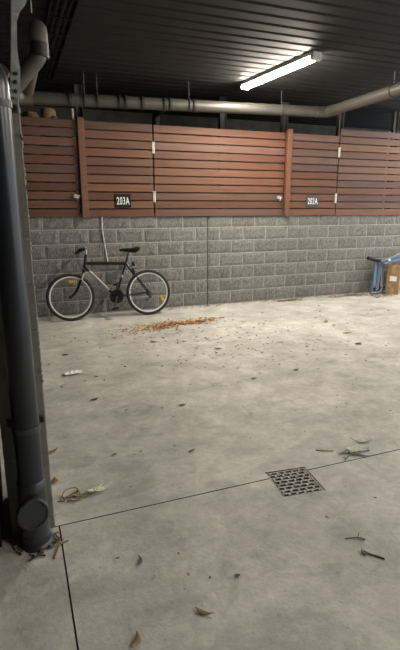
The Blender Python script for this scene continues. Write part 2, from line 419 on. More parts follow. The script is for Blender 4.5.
# ------------------------------------------------------------------ drain pipe along the wall and its return over the bays
def zpipe(x): return 2.796+.0243*x
pp = empty('drain_pipe', (2.5, 6.6, 2.85)); tag(pp, 'grey drain pipe slung along the screen, turning toward the camera at its right', 'pipe')
off = Vector((-2.5, -6.6, -2.85))
def A(p): return Vector(p)+off
PR = .076
b = MB().tube([A((.30, 6.62, zpipe(.30))), A((4.47, 6.6, zpipe(4.47)))], PR, 20).build('pipe', M_pvc, pp, True)
b = MB().tube([A((4.40, 6.6, zpipe(4.4))), A((4.585, 6.6, 2.907)), A((4.585, 6.38, 2.909))], PR+.004, 20, fillet=.14, seg=8).build('elbow', M_pvc, pp, True)
b = MB().tube([A((4.585, 6.40, 2.909)), A((4.56, -2.0, 2.99))], PR, 20).build('pipe', M_pvc, pp, True)
for x in (.80, 1.42, 1.50, 1.72, 2.02, 2.10, 2.44, 4.40):
    MB().tube([A((x-.016, 6.6, zpipe(x))), A((x+.016, 6.6, zpipe(x)))], PR+.007, 20).build('coupling', M_pvcring if x != 4.40 else M_pvc, pp, True)
b = MB().tube([A((.36, 6.62, zpipe(.36))), A((.20, 6.62, zpipe(.2))), A((.08, 6.45, 2.84)), A((.02, 6.1, 2.95))], PR+.008, 18, fillet=.1).build('elbow', M_pvc2, pp, True)
for x, yy in ((.98, 6.6), (1.14, 6.6), (2.37, 6.6), (3.80, 6.6), (4.583, 5.2), (4.575, 3.4)):
    z = zpipe(x) if yy == 6.6 else 2.92
    h = MB().tube([A((x, yy, z+PR)), A((x, yy, CEIL))], .006, 6)
    if yy == 6.6: h.tube([A((x-.012, yy, z)), A((x+.012, yy, z))], PR+.006, 20)
    else: h.tube([A((x, yy-.012, z)), A((x, yy+.012, z))], PR+.009, 20)
    h.build('hanger', M_dsteel, pp, True)
# branch dropping behind the screen
br = MB().tube([A((2.08, 6.64, zpipe(2.08))), A((2.08, 7.22, 2.84)), A((2.08, 7.22, 1.40))], .055, 14, fillet=.1).build('branch_pipe', M_pvcring, pp, True)

# offset pipe beside the column head
op = empty('offset_pipe', (.30, 4.0, 2.6)); tag(op, 'bent grey pipe hanging beside the column head under the ceiling', 'pipe')
o2 = Vector((-.30, -4.0, -2.6))
MB().tube([Vector(p)+o2 for p in [(.290, 4.0, 2.70), (.288, 4.0, 2.59), (.02, 4.06, 2.29), (-.25, 4.12, 1.99)]], .060, 20, fillet=.07, seg=6).build('pipe', M_pvc, op, True)
MB().tube([Vector(p)+o2 for p in [(.290, 4.0, 2.66), (.290, 4.0, 2.765), (.292, 4.5, 2.775), (.292, 6.2, 2.80)]], .065, 20, fillet=.10, seg=8).build('elbow', M_pvc2, op, True)  # grey pipe too; beige paints in the warm lamp light up here
MB().tube([Vector(p)+o2 for p in [(.289, 4.0, 2.575), (.290, 4.0, 2.67)]], .067, 20).build('coupling', M_pvcring, op, True)
MB().tube([Vector(p)+o2 for p in [(.255, 4.0, 2.86), (.255, 4.0, CEIL)]], .005, 6).build('hanger', M_steel, op)

# cable tray under the deck
ct = empty('cable_tray', (.53, 5, 3.1)); tag(ct, 'black cable tray under the ceiling running from the camera to the screen', 'cable tray')
for x in (-.10, .10):
    MB().box((x-.006, -7, -.03), (x+.006, 1.95, .045)).build('rail', M_black, ct)
rg = MB().box((-.1, -.012, -.028), (.1, .012, -.02)).mesh('rung', M_black)
for i in range(18): link('rung', rg, ct, (0, -5.6+.44*i-.0, 0))
for x, r_ in ((-.05, .014), (.0, .018), (.05, .012)):
    MB().tube([(x, -7, -.006+.0), (x+.01, -2, -.006), (x-.01, 1.9, -.006)], r_, 8).build('cable', M_black, ct, True)

# ------------------------------------------------------------------ tube lamps
LW, LL = .125, 1.52
def lamp(loc, rz, label):
    t = empty('batten_light', loc, (0, 0, rz)); tag(t, label, 'ceiling light', 'batten lights under the deck')
    if not LAMP_PARTS:
        body = MB().box((-.060, -LL/2+.02, -.045), (.060, LL/2-.02, 0), ch=.004).mesh('housing', M_lampbody)
        prof = [(-.052, -.045), (-.054, -.062), (-.042, -.080), (-.018, -.090), (.018, -.090), (.042, -.080), (.054, -.062), (.052, -.045)]
        b = MB(); y0, y1 = -LL/2+.05, LL/2-.03; n = len(prof)
        b.add([(x, y0, z) for x, z in prof]+[(x, y1, z) for x, z in prof], [(i, (i+1) % n, n+(i+1) % n, n+i) for i in range(n)]+[tuple(range(n)), tuple(range(n, 2*n))])
        dif = b.mesh('diffuser', M_tube, True)
        cap = MB().box((-LW/2-.004, -.028, -.092), (LW/2+.004, .028, -.0), ch=.012).mesh('end_cap', M_lampbody)
        LAMP_PARTS.extend([body, dif, cap])
    link('housing', LAMP_PARTS[0], t); link('diffuser', LAMP_PARTS[1], t)
    link('end_cap', LAMP_PARTS[2], t, (0, -LL/2+.025, 0)); c = link('end_cap', LAMP_PARTS[2], t, (0, LL/2-.005, 0)); c.scale = (.98, .6, .98)
LAMP_PARTS = []
lamp((3.16, 5.62, CEIL), R(4.5), 'lit batten light on the ceiling over the empty bay')
lamp((4.0, -2.0, CEIL), R(4.5), 'unseen fill light added farthest behind the viewpoint')  # unseen fill lamp, added to brighten the foreground floor and column front
lamp((7.5, 5.4, CEIL), R(4.5), 'lit batten light in the next bay beyond the tall gate')
lamp((4.6, 0.9, CEIL), R(4.5), 'lit batten light nearer than the one over the empty bay, above the drain grate side')

# ------------------------------------------------------------------ downpipe on the column
DX, DY, DR = -.022, 2.080, .0565
dp = empty('downpipe', (DX, DY, 0)); tag(dp, 'dark slate downpipe strapped to the front of the block column', 'pipe')
MB().tube([(0, 0, .29), (0, 0, 1.90), (0, 0, 2.0), (-.09, 0, 2.075), (-.5, .0, 2.12)], DR, 28, fillet=.09, seg=8).build('pipe', M_down, dp, True)
MB().lathe([(DR+.001, 0), (DR+.006, .004), (DR+.006, .05), (DR+.001, .056)], Matrix.Translation((0, 0, .275)), 28).build('coupling', M_down2, dp, True)
MB().lathe([(DR+.006, .035), (DR+.006, .285)], None, 28).build('access_tee', M_down2, dp, True)
m = Matrix.Translation((-.014, -.03, .200)) @ Matrix.Rotation(R(78), 4, 'X') @ Matrix.Rotation(R(8), 4, 'Y')
MB().lathe([(.052, 0), (.052, .045), (.066, .047), (.066, .062)], m, 28).build('access_branch', M_down, dp, True)
ac = MB().lathe([(.0665, .060), (.069, .063), (.069, .078), (.064, .083), (.058, .083), (.056, .079), (.010, .079)], m, 32)
ac = ac.build('access_cap', M_down2, dp, True); tag(ac, 'round screw cap facing the camera')
for k in range(4):
    a = k*math.pi/2+.5; MB().box((.058*math.cos(a)-.005, .058*math.sin(a)-.005, .078), (.058*math.cos(a)+.005, .058*math.sin(a)+.005, .087), m).build('lug', M_down2, ac)
MB().lathe([(DR+.022, 0), (DR+.018, .012), (DR+.010, .02), (DR+.010, .055), (DR+.004, .06)], None, 28).build('floor_collar', M_down2, dp, True)
mb = MB()
for k in range(26):
    a = rnd.uniform(math.pi, 2.1*math.pi); q = rnd.uniform(DR+.012, DR+.042); s = rnd.uniform(.004, .012)
    mm = Matrix.Translation((q*math.cos(a), q*math.sin(a), s*.4)) @ Matrix.Rotation(rnd.uniform(0, 3), 4, 'Z') @ Matrix.Rotation(rnd.uniform(-.3, .3), 4, 'X')
    mb.box((-s, -s*.7, -s*.5), (s, s*.7, s*.5), mm, ch=s*.25)
gr_ = mb.build('mortar_rubble', M_cblock, dp); gr_['kind'] = 'stuff'
for z in (.585, 1.90):
    b = MB()
    vs = []; n = 15
    for i in range(n):
        a = math.pi+math.pi*i/(n-1)
        for q, dz in ((DR+.0005, -.013), (DR+.004, -.013), (DR+.004, .013), (DR+.0005, .013)): vs.append((q*math.cos(a), q*math.sin(a), z+dz))
    b.add(vs, [(i*4+j, i*4+(j+1) % 4, i*4+4+(j+1) % 4, i*4+4+j) for i in range(n-1) for j in range(4)])
    for sg in (-1, 1): b.box((min(sg*DR, sg*(DR+.022)), .052, z-.014), (max(sg*DR, sg*(DR+.022)), .069, z+.014)); b.box((sg*DR-.003, 0, z-.013), (sg*DR+.003, .06, z+.013))
    st = b.build('strap', M_dsteel, dp, False)
    for sg in (-1, 1): MB().lathe([(.008, 0), (.008, .008)], Matrix.Translation((sg*(DR+.013), .052, z)) @ Matrix.Rotation(R(90), 4, 'X'), 6).build('bolt', M_black, st)

# galvanised bracket on the column head
bk = empty('steel_bracket', (.05, 2.14, 1.94), (0, R(5.5), 0)); tag(bk, 'galvanised steel bracket with bolt holes rising from the column head', 'bracket')
b = MB(); pl = [(-.018, 0), (.020, 0), (.020, .10), (.008, .17), (.005, .27), (.014, .30), (.042, .40), (.042, 1.21), (-.014, 1.21), (-.014, .12)]
def plate(bb, poly, y0, y1):
    n = len(poly); bb.add([(x, y0, z) for x, z in poly]+[(x, y1, z) for x, z in poly], [tuple(range(n)), tuple(range(n, 2*n))[::-1]]+[(i, n+i, n+(i+1) % n, (i+1) % n) for i in range(n)])
plate(b, pl, 0, .006); b.box((-.018, .006, 0), (-.013, .05, 1.21)); b.build('upright', M_steel, bk)
# gusset flange with a slotted hole
ring = [(.010+.007*math.cos(t*math.pi/4), .372+.016*math.sin(t*math.pi/4)) for t in range(8)]
outer = [(.050, .372), (.050, .425), (.012, .425), (-.014, .425), (-.014, .372), (-.014, .30), (.012, .30), (.032, .325)]
b = MB(); vs = [(x, -.004, z) for x, z in outer]+[(x, -.004, z) for x, z in ring]+[(x, .0, z) for x, z in outer]+[(x, .0, z) for x, z in ring]
fs = []
for i in range(8):
    j = (i+1) % 8; fs += [(i, j, 8+j, 8+i), (16+i, 24+i, 24+j, 16+j), (8+i, 8+j, 24+j, 24+i), (i, 16+i, 16+j, j)]
b.add(vs, fs); b.box((-.014, -.004, .424), (.050, .0, 1.21)); b.build('gusset', M_steel, bk)
for z in (.022, .055, .085):
    MB().lathe([(.008, 0), (.008, .006), (.004, .007), (.004, .012)], Matrix.Translation((.004, 0, z)) @ Matrix.Rotation(R(90), 4, 'X'), 6).build('bolt', M_dsteel, bk)

# pipe crossing over at the head of the column (top edge of the picture)
hp = MB().tube([(-.7, 2.35, 2.62), (-.05, 2.35, 2.56), (.0, 2.35, 2.50), (.0, 2.36, 2.44)], .05, 18, fillet=.05).build('overhead_pipe', M_pvc2, None, True)
tag(hp, 'beige pipe end above the downpipe elbow, beside the bracket', 'pipe')
bpy.data.objects[hp.name]; 

# black tub left of the column
tb = empty('storage_tub', (-.425, 2.29, 0)); tag(tb, 'black plastic tub at the left edge beside the block column', 'tub')
def ringbox(b, lv):
    vs = []
    for hx, hy, z in lv: vs += [(-hx, -hy, z), (hx, -hy, z), (hx, hy, z), (-hx, hy, z)]
    fs = [(i*4+j, i*4+(j+1) % 4, i*4+4+(j+1) % 4, i*4+4+j) for i in range(len(lv)-1) for j in range(4)]+[(3, 2, 1, 0), tuple(range(len(vs)-4, len(vs)))]
    b.add(vs, fs); return b
ringbox(MB(), [(.25, .19, 0), (.268, .21, .53), (.268, .21, .54)]).build('tub', M_black, tb)
ringbox(MB(), [(.272, .215, .545), (.272, .215, .575), (.25, .19, .585)]).build('lid', M_black, tb)

# ------------------------------------------------------------------ drain grate
g = empty('drain_grate', (GC[0], GC[1], -.004), (0, 0, GR)); tag(g, 'square cast iron drain grate set in the floor on the saw joint', 'drain grate')
b = MB(); h = .124
for s in (-1, 1):
    b.box((s*h-.009, -h-.009, -.03), (s*h+.009, h+.009, 0)); b.box((-h+.009, s*h-.009, -.03), (h-.009, s*h+.009, 0))
b.build('grate_frame', M_grate, g)
NB = 8; st = 2*h/NB
bm_ = MB().box((-h+.009, -.0065, -.022), (h-.009, .0065, 0), ch=.001).mesh('bar', M_grate)
for i in range(1, NB): link('bar', bm_, g, (0, -h+st*i, 0))
wm = MB().box((-.007, -st/2+.005, -.022), (.007, st/2-.005, .002), ch=.001).mesh('web', M_grate)
for i in range(NB):
    for k in range(5):
        x = -h+.009+(k+(.25 if i % 2 else .75))*(2*h-.018)/5
        if abs(x) < h-.015: link('web', wm, g, (x, -h+st*(i+.5), 0))

# ------------------------------------------------------------------ bicycle (local x along the bike, z up, leaning on the wall)
bk_ = empty('bicycle', (1.195, 6.58, 0), (R(-6), 0, 0))
tag(bk_, 'black mountain bicycle with silver rims leaning against the block wall', 'bicycle')
ox = 1.195
def B(u, v, y=0.0): return Vector((u-ox, y, v))
RT = .325
FH, RH, BBK = (.655, RT), (1.745, RT), (1.271, .300)
def wheel(name, hub, refl, orient):
    t = empty(name, B(*hub)); t.parent = bk_
    MB().torus((0, 0, 0), .303, .0225, 56, 10).build('tyre', M_rubber, t, True)
    b = MB(); prof = [(.289, -.012), (.291, .012), (.268, .010), (.266, -.010)]; n = 56; vs = []
    for i in range(n):
        a = 2*math.pi*i/n
        for q, yy in prof: vs.append((q*math.cos(a), yy, q*math.sin(a)))
    b.add(vs, [(i*4+j, i*4+(j+1) % 4, ((i+1) % n)*4+(j+1) % 4, ((i+1) % n)*4+j) for i in range(n) for j in range(4)])
    b.build('rim', M_rim, t, True)
    MB().lathe([(.012, -.05), (.024, -.035), (.026, -.028), (.014, -.022), (.014, .022), (.026, .028), (.024, .035), (.012, .05)], Matrix.Rotation(R(90), 4, 'X'), 16).build('hub', M_dsteel, t, True)
    b = MB()
    for i in range(28):
        a = 2*math.pi*i/28; s = 1 if i % 2 else -1; a2 = a+(.9 if (i//2) % 2 else -.9)
        b.tube([(.023*math.cos(a2), .029*s, .023*math.sin(a2)), (.267*math.cos(a), 0, .267*math.sin(a))], .0010, 4, cap=False)
    o = b.build('spokes', M_spoke, t); o['kind'] = 'stuff'
    a = refl; c = Vector((.215*math.cos(a), -.012, .215*math.sin(a)))
    MB().box((-.042, -.010, -.017), (.042, .004, .017), Matrix.Translation(c) @ Matrix.Rotation(orient, 4, 'Y'), ch=.003).build('wheel_reflector', M_amber, t)
    return t
wheel('front_wheel', FH, R(84), 0.0)
rw = wheel('rear_wheel', RH, R(-27), R(62))
MB().lathe([(.052, -.022), (.052, -.019), (.040, -.030), (.040, -.033), (.028, -.042), (.020, -.045)], Matrix.Rotation(R(90), 4, 'X') @ Matrix.Scale(-1, 4, (0, 0, 1)), 20).build('cassette', M_dsteel, rw)
# frame
hb, ht = B(.862, .712), B(.897, .890)
fr = MB()
fr.tube([hb, ht], .019, 14)
fr.tube([B(.885, .775), B(1.43, .752)], .0155, 12)
fr.tube([B(.868, .728), B(*BBK)], .0185, 12)
fr.tube([B(*BBK), B(1.462, .815)], .0155, 12)
fr.lathe([(.022, -.036), (.022, .036)], Matrix.Translation(B(*BBK)) @ Matrix.Rotation(R(90), 4, 'X'), 16)
for s in (-1, 1):
    fr.tube([B(1.440, .755, s*.012), B(1.50, .66, s*.045), B(*RH, s*.062)], .0085, 8, fillet=.05)
    fr.tube([B(*BBK, s*.02), B(1.36, .305, s*.045), B(*RH, s*.062)], .0095, 8, fillet=.05)
fr.tube([B(1.505, .655, -.045), B(1.505, .655, .045)], .008, 8)
fr = fr.build('frame', M_frame, bk_, True)
def ontube(p, q, t0, t1, r, m, name, n=12): return MB().tube([p.lerp(q, t0), p.lerp(q, t1)], r, n).build(name, m, fr, True)
ontube(B(.868, .728), B(*BBK), 0.14, .78, .0190, M_decal, 'decal')
tag(ontube(B(.885, .775), B(1.43, .752), .02, .98, .024, M_black, 'foam_pad'), 'black foam sleeve')
ontube(B(*BBK), B(1.462, .815), .50, .58, .0162, M_decal, 'decal')
# fork
fk = MB(); fk.tube([B(.860, .700), B(.855, .675)], .02, 12)
fk.box((-.018, -.062, -.016), (.018, .062, .016), Matrix.Translation(B(.853, .676)) @ Matrix.Rotation(R(-12), 4, 'Y'), ch=.006)
for s in (-1, 1): fk.tube([B(.853, .676, s*.054), B(.795, .52, s*.056), B(.735, .395, s*.056), B(*FH, s*.058)], .013, 10, fillet=.08, rs=None)
fk = fk.build('fork', M_frame, bk_, True)
for s in (-1, 1): MB().tube([B(.842, .648, s*.054), B(.808, .556, s*.056)], .0138, 10).build('decal', M_decal, fk, True)
MB().lathe([(.012, -.075), (.012, .075)], Matrix.Translation(B(*FH)) @ Matrix.Rotation(R(90), 4, 'X'), 10).build('axle_nut', M_dsteel, fk)
# stem and handlebar (bar end touches the wall)
sb = MB(); sb.tube([B(.895, .885), B(.905, .945), B(.875, .975)], .0135, 10, fillet=.02); sb.build('stem', M_chrome, bk_, True)
hbm = MB().tube([B(.842, .958, -.245), B(.862, .968, -.14), B(.872, .976, -.03), B(.872, .976, .03), B(.868, .970, .12), B(.862, .965, .195)], .0115, 10, fillet=.03).build('handlebar', M_frame, bk_, True)
for s, e in ((-1, .255), (1, .196)):
    MB().tube([B(.840, .957, s*e), B(.858, .966, s*(e-.115))], .0205, 12).build('grip', M_rubber, hbm, True)
    l = MB(); l.bar(B(.858, .958, s*(e-.13)), B(.790, .925, s*(e-.07)), .012, .018); l.bar(B(.790, .925, s*(e-.07)), B(.766, .915, s*(e-.01)), .010, .014)
    l.box((-.02, -.02, -.012), (.02, .02, .012), Matrix.Translation(B(.862, .958, s*(e-.135))), ch=.004)
    l.build('brake_lever', M_black, hbm)
cb = MB()
cb.tube([B(.81, .94, -.15), B(.745, .87, -.12), B(.755, .79, -.06), B(.835, .745, -.03), B(.885, .735, -.02)], .0028, 6, fillet=.09, seg=8)
cb.tube([B(.83, .945, .06), B(.775, .84, .04), B(.82, .72, .0), B(.85, .66, -.0)], .0028, 6, fillet=.09, seg=8)
cb.tube([B(.90, .74, -.024), B(1.25, .335, -.026)], .0025, 6)
cb.build('brake_cables', M_black, bk_)
# brakes
for (u, v, nm) in ((.838, .632, 'front_brake'), (1.535, .635, 'rear_brake')):
    q = MB()
    for s in (-1, 1): q.bar(B(u, v-.03, s*.05), B(u, v+.045, s*.044), .014, .02); q.box((-.028, -.006, -.007), (.028, .006, .007), Matrix.Translation(B(u, v+.005, s*.026)), ch=.003)
    q.build(nm, M_black, bk_)
# seat post and saddle
MB().tube([B(1.455, .80), B(1.487, .905)], .0135, 12).build('seat_post', M_dsteel, bk_, True)
sd = MB(); secs = [(1.362, .018, .940, .020), (1.40, .024, .948, .028), (1.46, .036, .946, .034), (1.53, .060, .943, .044), (1.59, .080, .950, .058), (1.63, .074, .960, .046), (1.645, .048, .960, .026)]
n = 12; vs = []
for u, hw, z, th in secs:
    for i in range(n):
        a = 2*math.pi*i/n; c, s_ = math.cos(a), math.sin(a)
        vs.append(B(u, z+(th*.45*s_ if s_ > 0 else th*s_), hw*c))
sd.add(vs, [(i*n+j, i*n+(j+1) % n, (i+1)*n+(j+1) % n, (i+1)*n+j) for i in range(len(secs)-1) for j in range(n)]+[tuple(range(n))[::-1], tuple(range(len(vs)-n, len(vs)))])
sd = sd.build('saddle', M_black, bk_, True)
rl = MB()
for s in (-1, 1): rl.tube([B(1.38, .935, s*.012), B(1.45, .912, s*.02), B(1.53, .912, s*.022), B(1.60, .925, s*.03)], .0035, 6)
rl.build('saddle_rails', M_dsteel, sd)
li = MB().box((-.018, -.022, -.03), (.018, .022, .03), Matrix.Translation(B(1.545, .742)) @ Matrix.Rotation(R(-12), 4, 'Y'), ch=.006)
li.bar(B(1.475, .70), B(1.545, .725), .014, .014); tag(li.build('rear_light', M_black, bk_), 'small black rear light on the seat stays')
# drivetrain
cr = empty('crankset', B(*BBK)); cr.parent = bk_
q = MB(); n = 44; vs = []
for i in range(n):
    a = 2*math.pi*i/n; ro = .088 if i % 2 else .083
    for rr_, yy in ((ro, -.050), (ro, -.046), (.068, -.046), (.068, -.050)): vs.append((rr_*math.cos(a), yy, rr_*math.sin(a)))
q.add(vs, [(i*4+j, i*4+(j+1) % 4, ((i+1) % n)*4+(j+1) % 4, ((i+1) % n)*4+j) for i in range(n) for j in range(4)])
for i in range(5):
    a = 2*math.pi*i/5; q.bar((0, -.047, 0), (.072*math.cos(a), -.047, .072*math.sin(a)), .016, .006)
q.lathe([(.070, .0), (.070, .004)], Matrix.Translation((0, -.036, 0)) @ Matrix.Rotation(R(90), 4, 'X'), 28); q.build('chainring', M_black, cr)
q = MB(); n = 40; vs = []
for i in range(n):
    a = 2*math.pi*i/n
    for rr_, yy in ((.098, -.055), (.098, -.052), (.082, -.052), (.082, -.055)): vs.append((rr_*math.cos(a), yy, rr_*math.sin(a)))
q.add(vs, [(i*4+j, i*4+(j+1) % 4, ((i+1) % n)*4+(j+1) % 4, ((i+1) % n)*4+j) for i in range(n) for j in range(4)])
q.build('chain_guard', M_black, cr)
for s, d in ((-1, Vector((-.045, 0, -.160))), (1, Vector((.045, 0, .160)))):
    MB().bar((0, s*.062, 0), (d.x, s*.078, d.z), .022, .012, up=(0, 1, 0), ch=.003).build('crank_arm', M_dsteel, cr)
    p = MB().box((-.045, -.042, -.011), (.045, .042, .011), Matrix.Translation((d.x, s*.130, d.z)) @ Matrix.Rotation(R(-14), 4, 'Y'), ch=.004)
    p.tube([(d.x, s*.08, d.z), (d.x, s*.17, d.z)], .006, 6); p.build('pedal', M_black, cr)
q = MB(); q.tube([B(1.271, .386, -.048), B(1.745, .370, -.04)], .0045, 5); q.tube([B(1.271, .215, -.048), B(1.70, .232, -.04), B(1.735, .245, -.04)], .0045, 5)
q.build('chain', M_dsteel, bk_)
q = MB(); q.bar(B(1.745, .318, -.062), B(1.755, .262, -.062), .022, .014); q.bar(B(1.745, .27, -.055), B(1.70, .225, -.055), .016, .012)
for c in ((1.755, .262), (1.70, .225)): q.lathe([(.020, -.004), (.020, .004)], Matrix.Translation(B(*c, -.045)) @ Matrix.Rotation(R(90), 4, 'X'), 12)
q.build('derailleur', M_dsteel, bk_)

# ------------------------------------------------------------------ folded trestle and cardboard box by the wall
tr = empty('folding_trestle', (6.0, 6.72, 0)); tag(tr, 'folded blue steel trestle leaning on the wall behind the cardboard box', 'trestle')
def T(x, z, y=0.0): return Vector((x-6.0, y, z))
MB().tube([T(5.735, .650, .05), T(5.86, .612, .05), T(6.09, .575, .05)], .026, 12, rs=[.030, .027, .022]).build('top_bar', M_black, tr, True)
b = MB().tube([T(5.80, .018, -.04), T(5.925, .50, .06), T(5.99, .585, .06), T(6.13, .575, .06)], .019, 10, fillet=.06); b.build('outer_leg', M_blue, tr, True)
MB().bar(T(5.865, .16, -.02), T(5.945, .56, .065), .075, .02, up=(0, 1, 0), ch=.004).build('side_plate', M_blue, tr)
MB().tube([T(5.88, .03, -.05), T(5.985, .54, .04)], .015, 10).build('inner_leg', M_bluegrey, tr, True)
MB().tube([T(6.10, .52, .06), T(6.075, .18, .02), T(5.99, .045, -.06), T(5.76, .04, -.06)], .018, 10, fillet=.12).build('curved_leg', M_bluegrey, tr, True)
MB().tube([T(5.87, .11, 0), T(6.12, .12, 0)], .016, 8).build('spreader', M_black, tr, True)
MB().bar(T(5.93, .07, -.02), T(6.035, .53, .05), .06, .018, up=(0, 1, 0), ch=.004).build('inner_plate', M_bluegrey, tr)
MB().bar(T(6.03, .10, .02), T(6.09, .52, .06), .035, .018, up=(0, 1, 0), ch=.004).build('inner_plate', M_dsteel, tr)
MB().tube([T(6.055, .50, .05), T(6.03, .06, -.01)], .008, 8).build('strut', M_decal, tr, True)
MB().bar(T(5.99, .555, .0), T(6.85, .82, .0), .075, .045, up=(0, 1, 0), ch=.008).build('folded_beam', M_blue, tr)
MB().bar(T(6.00, .545, -.06), T(6.85, .70, -.06), .035, .03, up=(0, 1, 0), ch=.006).build('folded_beam', M_bluegrey, tr)
MB().lathe([(.026, 0), (.026, .012), (.012, .014)], Matrix.Translation(T(6.145, .605, -.022)) @ Matrix.Rotation(R(90), 4, 'X'), 14).build('pivot_cap', M_signw, tr)
MB().tube([T(6.70, .02, .0), T(6.66, .74, .04)], .019, 10).build('outer_leg', M_blue, tr, True)

bx = empty('cardboard_box', (6.292, 6.701, 0), (0, 0, R(40))); tag(bx, 'taped brown cardboard box with a white label standing on the floor by the wall', 'box')
BX, BY, BZ = .11, .105, .495
MB().box((-BX, -BY, 0), (BX, BY, BZ), ch=.004).build('carton', M_card, bx)
for s_ in (-1, 1): MB().box((-BX-.002, min(s_*.002, s_*(BY+.003)), BZ), (BX+.002, max(s_*.002, s_*(BY+.003)), BZ+.005)).build('flap', M_card, bx)
b = MB().box((-BX-.003, -.028, BZ-.12), (-BX-.0005, .028, BZ+.007)); b.box((-BX-.003, -.028, BZ+.005), (BX+.003, .028, BZ+.0075)); b.build('tape', M_tape, bx)
MB().box((-BX-.003, -.028, 0), (-BX-.0005, .028, .12)).build('tape', M_tape, bx)
MB().box((-BX-.0035, -.060, .235), (-BX-.001, .055, .325)).build('shipping_label', M_paper, bx)
MB().box((-BX-.0035, .02, .13), (-BX-.001, .075, .19)).build('sticker', M_tape, bx)

# ------------------------------------------------------------------ leaves and litter
def leaf_geo(b, c, L, W, ang, curl=.25, bend=.15, tilt=0.0, n=6, th=None):
    ca, sa = math.cos(ang), math.sin(ang); vs = []
    for i in range(n+1):
        t = i/n; hw = W*.5*max(.06, math.sin(math.pi*t**.85)); x = (t-.5)*L; y0 = bend*L*(4*(t-.5)**2-.5); zc = .003+curl*L*.5*(2*t-1)**2
        for s in (-1, 0, 1):
            y = y0+s*hw; z = zc+abs(s)*hw*.35+tilt*s*hw
            vs.append((c[0]+x*ca-y*sa, c[1]+x*sa+y*ca, c[2]+max(.0015, z)))
    fs = []
    for i in range(n):
        a = i*3; fs += [(a, a+3, a+4, a+1), (a+1, a+4, a+5, a+2)]
    b.add(vs, fs); return len(fs)
def leaf(name, c, L, W, ang, color, label, group=None, cat='leaf', **k):
    b = MB(); leaf_geo(b, (0, 0, 0), L, W, 0, **k); me = b.mesh(name, M_leaf, True)
    o = link(name, me, None, (c[0], c[1], 0), ang, color); tag(o, label, cat, group)
    so = o.modifiers.new('thickness', 'SOLIDIFY'); so.thickness = .0012; so.offset = 1
    return o
leaf('dry_leaf', (.393, 1.778), .070, .017, R(70), (.16, .14, .11), 'narrow grey-brown curved leaf lying upright of the others near the left joint', bend=.25)
leaf('dry_leaf', (.285, 1.39), .075, .026, R(62), (.33, .24, .15), 'tan curled leaf at the bottom edge of the floor', bend=.18, curl=.3)
leaf('dry_leaf', (.562, 1.42), .078, .019, R(-42), (.26, .17, .085), 'brown gum leaf with a pale tip, lowest in the middle of the floor', bend=.12)
leaf('dry_leaf', (.765, 1.547), .026, .016, R(-20), (.10, .08, .06), 'small dark crumpled leaf on open floor in front of the grate', curl=.5)
leaf('dry_leaf', (.43, 1.663), .03, .009, R(60), (.46, .42, .34), 'tiny pale curled leaf beside the grey-brown curved leaf', bend=.3)
leaf('dry_leaf', (.651, 1.578), .016, .010, R(70), (.12, .10, .08), 'small dark leaf scrap above the brown gum leaf')
leaf('dry_leaf', (.105, 2.93), .10, .03, R(20), (.32, .17, .10), 'reddish dry leaf lying against the column foot', curl=.3)
leaf('dry_leaf', (.095, 2.57), .07, .035, R(80), (.34, .18, .09), 'rust dry leaf at the corner of the column foot', curl=.3)
leaf('dry_leaf', (.060, 2.05), .09, .02, R(80), (.13, .08, .05), 'dark brown curved leaf on the floor by the downpipe collar', bend=.3)
def twig(pts, r, color, label):
    b = MB().tube([(x, y, z+r) for x, y, z in pts], r, 6, fillet=.02)
    b.tube([(pts[1][0], pts[1][1], pts[1][2]+r), (pts[1][0]+.02, pts[1][1]+.018, .012)], r*.6, 5)
    o = b.build('twig', M_leaf, None, True); o.color = (*color, 1); tag(o, label, 'twig')
twig([(1.34, 1.575, 0), (1.40, 1.558, .004), (1.43, 1.530, 0), (1.405, 1.548, .006)], .003, (.12, .10, .08), 'short forked dark twig right of the grate')
twig([(1.36, 1.45, 0), (1.345, 1.468, .006), (1.362, 1.475, .004), (1.375, 1.452, 0), (1.40, 1.425, 0), (1.42, 1.40, 0)], .004, (.19, .14, .11), 'looped brown seed stalk on the floor lower right')
twig([(-.06, 1.955, 0), (-.02, 1.975, .003), (.01, 1.965, 0)], .004, (.05, .045, .04), 'thin dark twig in front of the downpipe foot')
twig([(.045, 1.93, 0), (.075, 2.015, .004), (.115, 2.03, 0)], .004, (.20, .14, .09), 'bent brown twig beside the downpipe and the floor joint')
def cutting(name, loc, leaves, stems, label):
    t = empty(name, (*loc, 0)); tag(t, label, 'plant cutting')
    for (x, y, z, L, W, ang, colr, bend) in leaves:
        b = MB(); leaf_geo(b, (0, 0, 0), L, W, 0, curl=.22, bend=bend, n=8); o = link('leaf', b.mesh('leaf', M_leaf, True), t, (x, y, z), ang, colr)
        so = o.modifiers.new('thickness', 'SOLIDIFY'); so.thickness = .0012
    for pts in stems:
        o = MB().tube(pts, .0028, 6, fillet=.03, seg=6).build('stem', M_leaf, t, True); o.color = (.22, .17, .10, 1)
PG, YG, OG = (.58, .63, .42), (.78, .78, .60), (.20, .23, .12)
cutting('plant_cutting', (.235, 2.385), [(.09, .005, .006, .16, .032, R(14), YG, .1), (.075, .03, .004, .12, .028, R(38), YG, .12), (.0, -.01, .004, .13, .03, R(5), OG, .2), (.04, .0, .012, .10, .016, R(-18), PG, .3), (-.11, -.005, .0, .10, .022, R(115), PG, .4), (-.03, -.03, .002, .12, .02, R(15), (.42, .40, .28), .2), (-.055, .01, .004, .10, .03, R(40), (.24, .15, .09), .2), (-.06, -.025, .002, .09, .02, R(-30), OG, .2)],
        [[(-.12, -.02, .005), (-.10, .05, .02), (-.03, .06, .02), (-.02, .0, .01)], [(-.14, -.02, .004), (-.06, -.045, .006), (.03, -.03, .006), (.12, .03, .006)]], 'wilted pale green leafy cutting on the floor beside the column')
